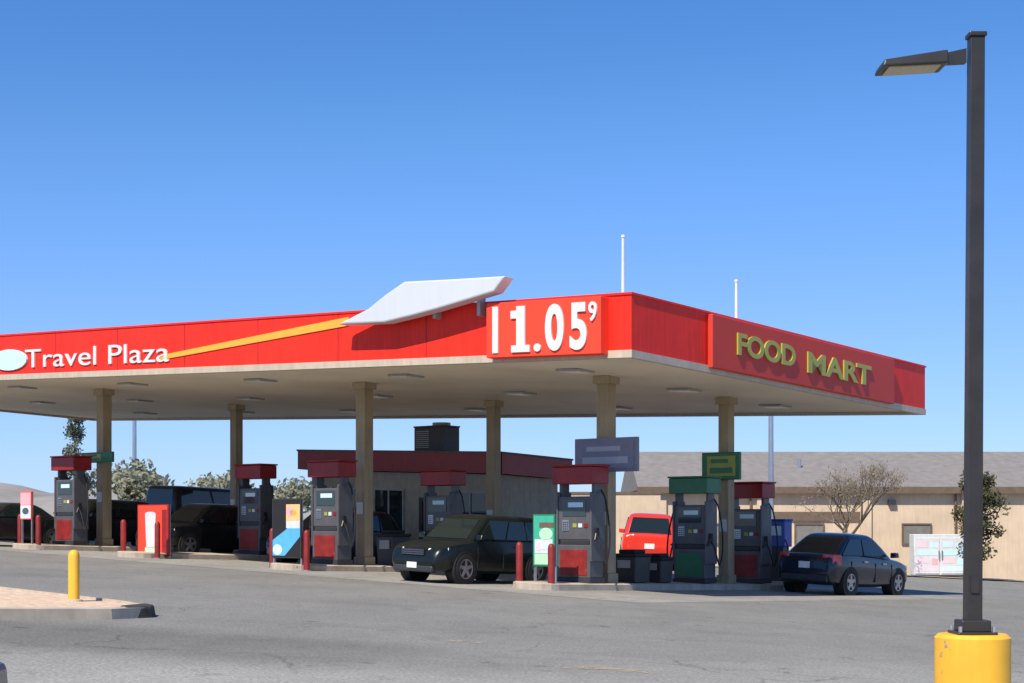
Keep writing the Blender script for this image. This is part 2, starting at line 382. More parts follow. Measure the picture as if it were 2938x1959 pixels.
sheet('worn_apron', [(2.0, 13.2), (4.6, 13.0), (6.5, 14.0), (3.1, 14.25)], M_walk, .005, 4, 2)

# ------------------------------------------------------------------ canopy
LEN, DEP = 40.0, 15.0
ZS, ZL, ZB, ZT = 5.42, 5.33, 5.50, 6.72           # soffit, lip bottom, red bottom, red top
can = thing('fuel_canopy', 'big flat red fuel canopy on tan columns with white lettering and orange stripe', 'canopy', sh((C0.x, C0.y, 0)))
def local(p): return sh(p)-can.location
def PF(s, z, out=0.): p = C0+U*s-V*out; return local((p.x, p.y, z))          # front fascia plane
def PR(t, z, out=0.): p = C0+V*t-U*out; return local((p.x, p.y, z))          # right fascia plane
def warpc(q):  # q in (s,t,z) canopy coordinates
    p = C0+U*q.x+V*q.y; return local((p.x, p.y, q.z))
mb = MB(); th = .12
for (s0, s1, t0, t1) in ((0, LEN, 0, th), (0, LEN, DEP-th, DEP), (0, th, th, DEP-th), (LEN-th, LEN, th, DEP-th)):
    mb.bbox(s0, s1, t0, t1, ZB, ZT, M_red)
for k in range(1, 13): mb.bbox(k*3.05-.012, k*3.05+.012, -.006, .02, ZB+.01, ZT-.01, M_darkred)
for k in range(1, 5): mb.bbox(-.006, .02, k*3.05-.012, k*3.05+.012, ZB+.01, ZT-.01, M_darkred)
mb.build('fascia', can, warp=warpc)
mb = MB()
for (s0, s1, t0, t1) in ((-.02, LEN+.02, -.02, .14), (-.02, LEN+.02, DEP-.14, DEP+.02), (-.02, .14, .14, DEP-.14), (LEN-.14, LEN+.02, .14, DEP-.14)):
    mb.bbox(s0, s1, t0, t1, ZL, ZB, M_cream)
mb.build('lower_trim', can, warp=warpc)
mb = MB()
for (s0, s1, t0, t1) in ((-.03, LEN+.03, -.03, .15), (-.03, LEN+.03, DEP-.15, DEP+.03), (-.03, .15, .15, DEP-.15), (LEN-.15, LEN+.03, .15, DEP-.15)):
    mb.bbox(s0, s1, t0, t1, ZT, ZT+.05, M_red)
mb.build('top_cap', can, warp=warpc)
mb = MB()
n = int((DEP-.3)/.42)
for i in range(n):
    t0 = .15+i*(DEP-.3)/n; t1 = .15+(i+1)*(DEP-.3)/n-.014
    mb.bbox(.15, LEN-.15, t0, t1, ZS, ZS+.02, M_soffit)
mb.bbox(.14, LEN-.14, .14, DEP-.14, ZS+.025, ZS+.06, M_frame)
mb.build('soffit', can, warp=warpc)
mb = MB(); mb.bbox(.13, LEN-.13, .13, DEP-.13, 6.2, 6.3, M_soffit); mb.build('roof_deck', can, warp=warpc)
lm = MB(); lm.bbox(-.35, .35, -.35, .35, -.05, 0, M_frame); ll = MB(); ll.bbox(-.28, .28, -.28, .28, -.07, -.05, M_lens)
l0 = None
for s in (3.5, 9.2, 15, 21, 27, 33):
    for t in (2.6, 7.5, 12.4):
        a = warpc(Vector((s, t, ZS)))
        if l0 is None: l0 = lm.build('ceiling_light', can); d = ll.build('lens', l0); l = l0; l.location = a; l.rotation_euler = (0, R(2.75), R(-39.2)); continue
        l = l0.copy(); COL.objects.link(l); l.location = a; d2 = d.copy(); COL.objects.link(d2); d2.parent = l
# orange stripe and the raised white wing
st = MB(); low = [(16.3, 5.74), (12.76, 6.05), (8.75, 6.40)]; hi = [(16.3, 5.87), (12.76, 6.22), (8.75, 6.62)]
for i in range(2):
    a, b, c, d = PF(*low[i], .004), PF(*low[i+1], .004), PF(*hi[i+1], .004), PF(*hi[i], .004)
    st.hexa([a, b, c, d], [PF(*low[i], .03), PF(*low[i+1], .03), PF(*hi[i+1], .03), PF(*hi[i], .03)], M_orange)
st.build('orange_stripe', can)
wp = [(8.62, 6.36), (7.55, 6.70), (6.95, 7.02), (6.33, 7.30), (5.0, 7.27), (3.15, 7.24), (3.5, 6.90), (4.5, 6.72), (5.3, 6.58), (6.1, 6.46), (7.0, 6.34)]
wm = MB(); a = [PF(s, z, .18) for s, z in wp]; b = [PF(s, z, .55) for s, z in wp]; n = len(wp)
wm.add(a+b, [tuple(range(n)), tuple(range(n, 2*n))[::-1]]+[(i, (i+1) % n, n+(i+1) % n, n+i) for i in range(n)], M_wing)
wo = wm.build('white_wing', can, bevel=.04)
br = MB()
for s in (4.2, 5.6, 7.0): br.hexa([PF(s, 6.42, 0), PF(s+.1, 6.42, 0), PF(s+.1, 6.42, .2), PF(s, 6.42, .2)], [PF(s, 6.9, 0), PF(s+.1, 6.9, 0), PF(s+.1, 6.9, .2), PF(s, 6.9, .2)], M_frame)
br.build('wing_bracket', wo)
# price box near the corner
pb = MB()
pb.hexa([PF(.62, 5.40, 0), PF(3.93, 5.40, 0), PF(3.93, 5.40, .3), PF(.62, 5.40, .3)], [PF(.62, 6.68, 0), PF(3.93, 6.68, 0), PF(3.93, 6.68, .3), PF(.62, 6.68, .3)], M_redpanel)
pbo = pb.build('price_sign', can, bevel=.02)
fnF = lambda a, z, o: PF(-a, z, .304+o)
ed = MB(); ed.hexa([PF(3.55, 5.5, .301), PF(3.72, 5.5, .301), PF(3.72, 5.5, .33), PF(3.55, 5.5, .33)], [PF(3.55, 6.58, .301), PF(3.72, 6.58, .301), PF(3.72, 6.58, .33), PF(3.55, 6.58, .33)], M_letter)
ed.build('price_bar', pbo)
dm = MB()
for (s0, s1, z0, z1) in ((2.74, 2.99, 5.66, 6.56), (2.60, 3.14, 5.50, 5.66), (2.99, 3.16, 6.28, 6.46)):
    dm.hexa([PF(s0, z0, .301), PF(s1, z0, .301), PF(s1, z0, .345), PF(s0, z0, .345)], [PF(s0, z1, .301), PF(s1, z1, .301), PF(s1, z1, .345), PF(s0, z1, .345)], M_letter)
dm.build('digit', pbo)
place_text('point', '.', M_letter, pbo, fnF, -2.48, -2.28, 5.50, 5.68)
place_text('digit', '0', M_letter, pbo, fnF, -2.15, -1.62, 5.50, 6.56, bold=.035)
place_text('digit', '5', M_letter, pbo, fnF, -1.45, -.98, 5.50, 6.56, bold=.03)
place_text('digit', '9', M_letter, pbo, fnF, -.93, -.70, 6.12, 6.56, bold=.02)
# lettering
fnF2 = lambda a, z, o: PF(-a, z, .004+o)
place_text('letter', 'Travel Plaza', M_letter, can, fnF2, -22.9, -15.9, 5.68, 6.24, bold=0)
em = MB(); ring = [(23.75+.95*math.cos(t*math.pi/12), 5.95+.33*math.sin(t*math.pi/12)) for t in range(24)]
a = [PF(s, z, .004) for s, z in ring]; b = [PF(s, z, .06) for s, z in ring]
em.add(a+b, [tuple(range(24)), tuple(range(24, 48))[::-1]]+[(i, (i+1) % 24, 24+(i+1) % 24, 24+i) for i in range(24)], M_cyan); em.build('emblem', can)
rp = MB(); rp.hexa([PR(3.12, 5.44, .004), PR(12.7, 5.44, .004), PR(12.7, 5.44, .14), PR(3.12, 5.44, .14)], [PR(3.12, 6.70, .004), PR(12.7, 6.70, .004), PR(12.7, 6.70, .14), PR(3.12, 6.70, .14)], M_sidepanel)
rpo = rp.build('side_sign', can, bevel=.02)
fnR = lambda a, z, o: PR(a, z, .144+o)
place_text('letter', 'FOOD', M_yellowletter, rpo, fnR, 4.2, 7.0, 5.86, 6.40, bold=.03)
place_text('letter', 'MART', M_yellowletter, rpo, fnR, 7.65, 11.2, 5.80, 6.34, bold=.03)
# vent pipes / masts standing on the canopy roof
for (s, t, zt, r, lab) in ((-0.0, 0, 0, 0, ''),):
    pass
def mast(px, ztop, t_off, label):
    k = (px-1469)/F                                    # stands on the roof deck
    s = (k*(C0.y+V.y*t_off)-(C0.x+V.x*t_off))/(U.x-k*U.y); p = C0+U*s+V*t_off
    b = sh((p.x, p.y, 6.3)); m = MB()
    m.cone((0, 0, 0), (0, 0, ztop-b.z), .05, .038, M_white, 10); m.cone((0, 0, 0), (0, 0, .05), .2, .2, M_steel, 12)
    o = thing('vent_mast', label, 'mast', b, 0, 'white masts on the canopy roof'); m.build('pole', o, smooth=True)
    c = MB(); c.lathe([(0, .05), (.05, .04), (.055, -.02), (.03, -.02)], M_white, 10, (0, 0, ztop-b.z)); c.build('cap', o, smooth=True)
mast(1788, 8.33, 2.0, 'tall thin white mast rising above the front corner of the red canopy')
mast(2113, 7.78, 6.5, 'shorter thin white mast above the yellow lettering on the canopy side')

# columns: parts of the canopy
def column(P, n, base=.36):
    b = sh((P.x, P.y, 0))-can.location; m = MB()
    h = base/2
    m.box((0, 0, ZS/2), (base, base, ZS), M_tan); m.box((0, 0, ZS-.1), (base+.14, base+.14, .2), M_tan); m.box((0, 0, .2), (base+.08, base+.08, .4), M_tan)
    o = m.build('column', can, bevel=.012); o.location = b; o.rotation_euler = (0, 0, -ANG)
    p = MB(); p.box((0, -h-.012, 1.8), (.24, .02, .34), M_white); q = p.build('number_plate', o)
for i, P in enumerate((A1, A2, A3)):
    column(P, i); column(P+V*DB, i+3, .33)
column(A1+U*16.5, 9); column(A1+U*16.5+V*DB, 9)

# ------------------------------------------------------------------ islands
def island(P, label, t0=-3.4, t1=DB+2.4, hw=.62):
    m = MB(); pts = []
    for k in range(9): a = math.pi+math.pi*k/8; pts.append((hw*math.cos(a), t0+hw+hw*math.sin(a)))
    for k in range(9): a = math.pi*k/8; pts.append((hw*math.cos(a), t1-hw+hw*math.sin(a)))
    b = sh((P.x, P.y, 0))
    def W(x, t, z): q = P-U*x+V*t; return sh((q.x, q.y, z))-b
    n = len(pts)
    m.add([W(x, t, -.05) for x, t in pts]+[W(x, t, .15) for x, t in pts]+[W(x*.93, t*.99, .17) for x, t in pts],
          [tuple(range(2*n, 3*n))]+[(k*n+i, k*n+(i+1) % n, (k+1)*n+(i+1) % n, (k+1)*n+i) for k in (0, 1) for i in range(n)], M_concrete)
    o = m.build('pump_island', bevel=0); o.location = b
    tag(o, label, 'pump island', 'concrete pump islands under the canopy')
island(A1, 'raised concrete pump island under the far left column')
island(AM, 'raised concrete pump island behind the red and white poster')
island(A2, 'raised concrete pump island left of the graphite car')
island(A3, 'raised concrete pump island under the front right column', t1=DB+2.6)

# ------------------------------------------------------------------ pumps
PUMPG = 'fuel pumps on the concrete islands'
def make_pump(top_m, head_m, lower_m):
    o = thing('fuel_pump', '', 'fuel pump', (0, 0, 0), 0, PUMPG)
    m = MB(); m.box((0, 0, .06), (1.06, .62, .12), M_char); m.build('plinth', o, bevel=.01)
    m = MB(); m.box((0, 0, .53), (1.0, .56, .82), head_m); m.box((0, 0, 1.0), (.9, .5, .12), M_char); m.build('cabinet', o, bevel=.02)
    m = MB()
    for s in (-1, 1): m.box((0, s*.285, .5), (.82, .02, .64), lower_m)
    m.build('door_panel', o, bevel=.006)
    m = MB(); m.box((0, 0, 1.6), (1.0, .5, 1.08), head_m)
    for s in (-1, 1): m.box((s*.52, 0, 1.38), (.06, .58, 1.72), M_slate)
    m.build('head', o, bevel=.025)
    for s in (-1, 1):
        m = MB(); m.box((0, s*.254, 1.86), (.72, .02, .42), M_screen); d = m.build('display', o)
        m = MB(); m.box((.05, s*.268, 1.93), (.46, .012, .12), M_paleb); m.build('readout', d)
        m = MB(); m.box((-.26, s*.256, 1.42), (.2, .03, .26), M_steel)
        for i in range(3):
            for j in range(4): m.box((-.32+i*.06, s*.274, 1.33+j*.055), (.035, .012, .03), M_char)
        m.build('keypad', o)
        m = MB()
        for k in range(3): m.box((.02+k*.17, s*.256, 1.42), (.12, .024, .1), (M_olive, M_white, M_redpost)[k])
        m.build('grade_button', o)
    m = MB(); m.prism([(-.62, -.36, 2.45), (.62, -.36, 2.45), (.62, .36, 2.45), (-.62, .36, 2.45)], (0, 0, .42), top_m); m.box((0, 0, 2.9), (1.3, .78, .05), top_m)
    cr = m.build('crown', o, bevel=.02)
    for s in (-1, 1):
        m = MB(); m.box((s*.5, 0, 2.3), (.08, .3, .32), M_slate); m.build('crown_post', o)
    for s in (-1, 1):
        m = MB(); x = s*.57; m.tube([(x, -.1, 1.25), (x+s*.02, -.2, 1.05), (x+s*.02, -.27, 1.05)], .03, M_char); m.box((x, -.08, 1.22), (.06, .12, .28), M_black); nz = m.build('nozzle', o)
        m = MB(); pts = [(x, .1, 2.3)]+[(x+s*(.05+.28*math.sin(math.pi*k/12)), .1-.2*k/12, 2.3-2.0*math.sin(math.pi*k/24)**1.2 if k < 10 else 2.3-2.0*(.93-(k-9)*.13)) for k in range(1, 12)]+[(x, -.1, 1.2)]
        m.tube(pts, .022, M_black, 6); m.build('hose', nz)
    return o
p_red = make_pump(M_darkred, M_slate, M_redpost)
p_grn = make_pump(M_green, M_slate, M_green)
def put_pump(src, P, label, first=False):
    o = src if first else copy_tree(src)
    o.location = sh((P.x, P.y, .17)); o.rotation_euler = (0, 0, -ANG); o['label'] = label
put_pump(p_red, A3-V*1.1, 'red crowned grey fuel pump in front of the front right column', True)
put_pump(p_red, A2-V*1.3, 'red crowned grey fuel pump left of the centre front column')
put_pump(p_red, A1-V*1.3, 'red crowned grey fuel pump at the far left column')
put_pump(p_red, AM+V*1.9, 'red crowned fuel pump behind the black vehicles, left of the kiosk')
put_pump(p_grn, A3+V*4.15, 'green crowned fuel pump under the yellow and green hanging sign', True)
put_pump(p_red, A2+V*3.4, 'red crowned fuel pump behind the graphite sport utility vehicle')
put_pump(p_red, A3+V*(DB+1.3), 'red crowned fuel pump behind the green crowned one at right')

# ------------------------------------------------------------------ column signs (hung on the columns: things of their own)
def col_sign(P, z0, z1, wd, label, mats, off=.26):
    o = thing('hanging_sign', label, 'sign', sh((P.x, P.y, z0)), -ANG, 'sign boards clamped to the canopy columns')
    h = z1-z0; m = MB(); m.box((0, -off, h/2), (wd, .1, h), mats[0]); m.build('frame', o, bevel=.02)
    m = MB(); m.box((mats[3]*wd, -off-.056, h*.5), (wd*mats[4], .02, h*mats[5]), mats[1]); m.build('face', o)
    m = MB(); m.box((mats[3]*wd, -off-.07, h*.34), (wd*mats[4]*.8, .012, h*.2), mats[2]); m.box((mats[3]*wd-.05, -off-.07, h*.68), (wd*mats[4]*.6, .012, h*.14), mats[2]); m.build('band', o)
    m = MB()
    for q in (.25, .75): m.box((0, -off/2-.04, h*q), (.5, off, .08), M_steel)
    m.build('clamp', o)
col_sign(A3-U*.2, 2.98, 3.84, 1.95, 'grey violet sign board clamped to the front right column', (M_violet, M_violet, M_palegrey, 0, .9, .82))
col_sign(A3+V*DB, 3.08, 3.86, 1.25, 'green framed yellow green sign board on the rear right column', (M_green, M_olive, M_green, .02, .74, .72))
col_sign(A1, 2.95, 3.3, 1.7, 'small dark green sign board on the far left column', (M_green, M_olive, M_green, -.1, .5, .6))

# ------------------------------------------------------------------ posters and bollards at the island ends
def poster(P, wd, z0, z1, label, patches, fm):
    o = thing('poster_stand', label, 'poster', sh((P.x, P.y, 0)), -ANG, 'advertising posters at the island ends')
    h = z1-z0; m = MB()
    for s in (-1, 1): m.box((s*(wd/2-.03), .03, z1/2), (.05, .05, z1), M_steel)
    m.box((0, .03, .08), (wd*.9, .3, .05), M_char); m.build('stand', o)
    m = MB(); m.box((0, 0, z0+h/2), (wd, .06, h), fm); fr = m.build('panel', o, bevel=.008)
    for (pts, mm, lift) in patches:
        m = MB(); m.prism([((x-.5)*wd, -.031-lift, z0+z*h) for x, z in pts], (0, -.004, 0), mm); m.build('picture', fr)
def rect(a, b, c, d): return [(a, c), (b, c), (b, d), (a, d)]
def oval(cx, cy, rx, ry): return [(cx+rx*math.cos(t*math.pi/8), cy+ry*math.sin(t*math.pi/8)) for t in range(16)]
poster(A3-V*2.55, .68, .55, 1.82, 'green and white poster board left of the front right pump',
       [(rect(.05, .95, .03, .97), M_teal, 0), (rect(.1, .9, .04, .24), M_mint, .005), (rect(.1, .9, .25, .52), M_white, .005), (oval(.6, .62, .3, .12), M_mint, .005), (rect(.3, .95, .74, .84), M_brown, .005), (rect(.25, .75, .33, .45), M_paleb, .01), (oval(.28, .38, .12, .08), M_palep, .012)], M_green)
poster(A2-V*3.0, 1.15, .32, 1.95, 'blue, white and orange poster board left of the centre pump',
       [(rect(.03, .97, .02, .98), M_black, 0), ([(.03, .04), (.45, .04), (.97, .36), (.97, .5), (.55, .5), (.03, .3)], M_sky, .005), (rect(.5, .97, .5, .62), M_white, .006), (rect(.5, .97, .62, .9), M_peach, .006), (oval(.62, .78, .1, .09), M_pink, .01), (oval(.2, .14, .16, .09), M_paleb, .01), (oval(.74, .76, .12, .05), M_orange, .01)], M_char)
poster(AM-V*2.2, 1.5, .06, 1.62, 'red poster board with a white cup shape, between the black vehicles',
       [(rect(.04, .96, .02, .98), M_redpanel, 0), ([(.3, .17), (.56, .17), (.6, .82), (.26, .82)], M_letter, .005), (rect(.26, .58, .03, .16), M_mint, .005), (oval(.43, .82, .17, .04), M_palep, .008), ([(.31, .17), (.38, .17), (.36, .8), (.27, .8)], M_palep, .008), (rect(.8, .95, .05, .9), M_darkred, .006)], M_darkred)
poster(A1-V*3.0, .6, .95, 1.85, 'small pink and pale blue poster board at the left picture edge',
       [(rect(.04, .96, .52, .96), M_pink, 0), (rect(.04, .96, .04, .5), M_paleb, 0), (oval(.5, .3, .3, .12), M_slate, .005)], M_redpanel)
bp = None
for (P, lab) in ((A3-V*2.9+U*.5, 'red bollard post left of the green and white poster'), (A3-V*2.9-U*.48, 'red bollard post right of the green and white poster'),
                 (A2-V*2.9-U*.66, 'red bollard post right of the blue and orange poster'), (A2-V*2.9+U*.7, 'red bollard post left of the blue and orange poster'),
                 (AM-V*2.7+U*.82, 'red bollard post left of the red cup poster'), (AM-V*2.7-U*.82, 'red bollard post right of the red cup poster'),
                 (A1-V*2.9+U*.5, 'red bollard post at the left picture edge'), (A1-V*2.9-U*.5, 'red bollard post in front of the far left pump')):
    if bp is None:
        bp = thing('bollard', lab, 'bollard', sh((P.x, P.y, 0)), 0, 'red guard posts at the island ends')
        m = MB(); m.lathe([(.085, 0), (.085, 1.02), (.07, 1.08), (.035, 1.115), (0, 1.12)], M_redpost, 16); m.build('post', bp, smooth=True)
        m = MB(); m.lathe([(.0, .0), (.13, 0), (.13, .03), (.09, .035)], M_steel, 16); m.build('flange', bp)
    else:
        o = copy_tree(bp); o.location = sh((P.x, P.y, 0)); o['label'] = lab

def island_bin(P, label, wd, h):
    o = thing('waste_bin', label, 'bin', sh((P.x, P.y, .17)), -ANG, 'dark bins on the pump islands')
    m = MB(); q = wd/2; m.hexa([(-q*.9, -q*.9, 0), (q*.9, -q*.9, 0), (q*.9, q*.9, 0), (-q*.9, q*.9, 0)], [(-q, -q, h), (q, -q, h), (q, q, h), (-q, q, h)], M_char); m.build('body', o, bevel=.03)
    m = MB(); m.box((0, 0, h+.04), (wd+.05, wd+.05, .08), M_black); m.box((0, 0, h+.13), (wd*.7, wd*.7, .1), M_black); m.build('lid', o, bevel=.02)
    m = MB(); m.box((0, -q-.012, h*.72), (wd*.55, .02, h*.3), M_frame); m.build('panel', o)
island_bin(A3+V*1.15, 'larger dark waste bin just behind the front right column', .72, .68)
island_bin(A2+V*1.2, 'dark waste bin just behind the centre front column', .72, .85)
island_bin(A3+V*2.35, 'smaller dark waste bin left of the green crowned pump', .6, .6)

# ------------------------------------------------------------------ kiosk
K0 = A2+V*(DB+.65)+U*.25                                # front right corner of the kiosk
kio = thing('kiosk', 'dark flat roofed cashier kiosk with red fascia under the canopy', 'kiosk', sh((K0.x, K0.y, 0)))
def kw(q): p = K0+U*q.x+V*q.y; return sh((p.x, p.y, q.z))-kio.location
KL, KD = 8.7, 3.0
m = MB(); m.bbox(0, KL, 0, KD, -.1, 3.12, M_kiosk); m.bbox(-.04, KL+.04, -.04, 0, -.1, .85, M_char); m.build('wall', kio, warp=kw)
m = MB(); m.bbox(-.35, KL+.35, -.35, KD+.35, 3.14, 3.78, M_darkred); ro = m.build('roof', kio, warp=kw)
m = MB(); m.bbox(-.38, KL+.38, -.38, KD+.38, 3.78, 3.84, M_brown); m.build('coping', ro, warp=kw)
for (a, b) in ((.5, 2.0), (4.2, 5.6), (6.0, 7.4), (7.6, 8.5)):
    m = MB()
    for (x0, x1, z0, z1) in ((a, b, .95, 1.02), (a, b, 2.5, 2.57), (a, a+.06, 1.02, 2.5), (b-.06, b, 1.02, 2.5), ((a+b)/2-.03, (a+b)/2+.03, 1.02, 2.5)): m.bbox(x0, x1, -.06, -.001, z0, z1, M_frame)
    wf = m.build('window', kio, warp=kw); m = MB(); m.bbox(a+.06, b-.06, -.03, -.002, 1.02, 2.5, M_glass); m.build('pane', wf, warp=kw)
m = MB(); m.bbox(2.4, 3.5, -.05, -.001, 0, 2.3, M_char); dr = m.build('door', kio, warp=kw)
m = MB(); m.bbox(2.55, 3.35, -.07, -.051, .3, 2.15, M_glass); m.build('pane', dr, warp=kw)
m = MB(); m.bbox(2.5, 2.54, -.12, -.05, .9, 1.3, M_steel); m.build('handle', dr, warp=kw)
m = MB()
m.bbox(3.2, 4.1, -.03, -.002, 1.2, 2.2, M_palep); m.bbox(.1, .42, -.03, -.002, 1.4, 2.0, M_paleb); m.bbox(5.62, 5.98, -.03, -.002, 1.4, 2.1, M_olive)
ps = thing('roof_unit', 'dark boxy air conditioning unit on the kiosk roof', 'air conditioner', kw(Vector((3.55, .9, 3.84)))+kio.location, -ANG)
m = MB(); m.box((0, 0, .5), (1.5, 1.0, .9), M_char); m.box((0, 0, .98), (1.56, 1.06, .06), M_brown); m.build('casing', ps, bevel=.02)
m = MB(); m.box((0, 0, .025), (1.3, .8, .05), M_steel); m.build('curb', ps)
m = MB()
for k in range(9): m.box((-.3, -.51, .2+k*.075), (.7, .03, .03), M_frame)
m.build('louvre', ps)
m = MB(); m.lathe([(0, .03), (.3, .03), (.33, .12), (.36, .12), (.36, 0)], M_frame, 20, (.25, 0, 1.01)); m.build('fan_guard', ps)
ps.scale = (.86, .86, .9)

# ------------------------------------------------------------------ cars
def interp(tab, x):                                       # smooth (Hermite) profile through the table
    n = len(tab)
    for i in range(n-1):
        if tab[i][0] <= x <= tab[i+1][0]+1e-6:
            h = tab[i+1][0]-tab[i][0]; t = (x-tab[i][0])/h; out = []
            for k in range(1, len(tab[0])):
                d = (tab[i+1][k]-tab[i][k])/h
                dm = (tab[i][k]-tab[i-1][k])/(tab[i][0]-tab[i-1][0]) if i > 0 else d*2
                dn = (tab[i+2][k]-tab[i+1][k])/(tab[i+2][0]-tab[i+1][0]) if i < n-2 else d*2
                m0 = 0 if dm*d <= 0 else 2*dm*d/(dm+d); m1 = 0 if dn*d <= 0 else 2*dn*d/(dn+d)
                out.append((2*t**3-3*t*t+1)*tab[i][k]+(t**3-2*t*t+t)*h*m0+(3*t*t-2*t**3)*tab[i+1][k]+(t**3-t*t)*h*m1)
            return out
    return list(tab[-1][1:])
CARS = {
 'van': dict(L=5.2, st=[(-2.60, .60, .84, .40), (-2.57, 1.2, .92, .34), (-2.4, 1.25, .97, .30), (-1.4, 1.25, .98, .28), (0, 1.25, .98, .28), (1.2, 1.23, .97, .28), (1.7, 1.16, .95, .29), (2.2, 1.02, .90, .30), (2.5, .84, .80, .34), (2.6, .62, .72, .42)],
    base=(-2.52, 1.75), roof=(-2.42, .95), H=2.38, belt=1.2, wb=.95, wr=.84, wx=(-1.6, 1.75), wr_=.37, hl=(.78, .96), tl=(.9, 1.3)),
 # x, top z, half width, bottom z
 'sedan': dict(L=4.75, st=[(-2.38, .62, .66, .42), (-2.32, .88, .78, .30), (-2.15, .98, .85, .24), (-1.5, 1.0, .90, .20), (-.6, .97, .915, .19), (.6, .95, .915, .19), (1.05, .93, .905, .20), (1.8, .84, .88, .22), (2.15, .74, .80, .24), (2.33, .60, .68, .30), (2.38, .46, .60, .36)],
    base=(-1.75, 1.15), roof=(-.95, .28), H=1.46, belt=.94, wb=.80, wr=.60, wx=(-1.38, 1.42), wr_=.335, hl=(.62, .75), tl=(.76, .92)),
 'suv': dict(L=4.7, st=[(-2.35, .70, .72, .45), (-2.30, 1.05, .84, .34), (-2.15, 1.10, .89, .28), (-1.4, 1.12, .93, .26), (0, 1.10, .94, .25), (.95, 1.08, .93, .26), (1.2, 1.05, .92, .27), (1.9, .96, .89, .28), (2.18, .86, .82, .30), (2.32, .68, .72, .38), (2.35, .55, .66, .42)],
    base=(-2.18, 1.25), roof=(-1.75, .45), H=1.74, belt=1.07, wb=.84, wr=.68, wx=(-1.40, 1.40), wr_=.37, hl=(.72, .88), tl=(.82, 1.06)),
 'hatch': dict(L=4.3, st=[(-2.12, .62, .70, .42), (-2.08, .92, .80, .30), (-1.9, 1.0, .86, .24), (-1.2, 1.02, .90, .21), (0, .98, .905, .20), (.8, .95, .90, .21), (1.1, .93, .89, .22), (1.7, .84, .86, .24), (1.95, .74, .79, .26), (2.12, .6, .68, .32), (2.15, .48, .6, .38)],
    base=(-1.98, 1.15), roof=(-1.1, .25), H=1.55, belt=.95, wb=.80, wr=.62, wx=(-1.28, 1.28), wr_=.325, hl=(.64, .78), tl=(.74, 1.0)),
}
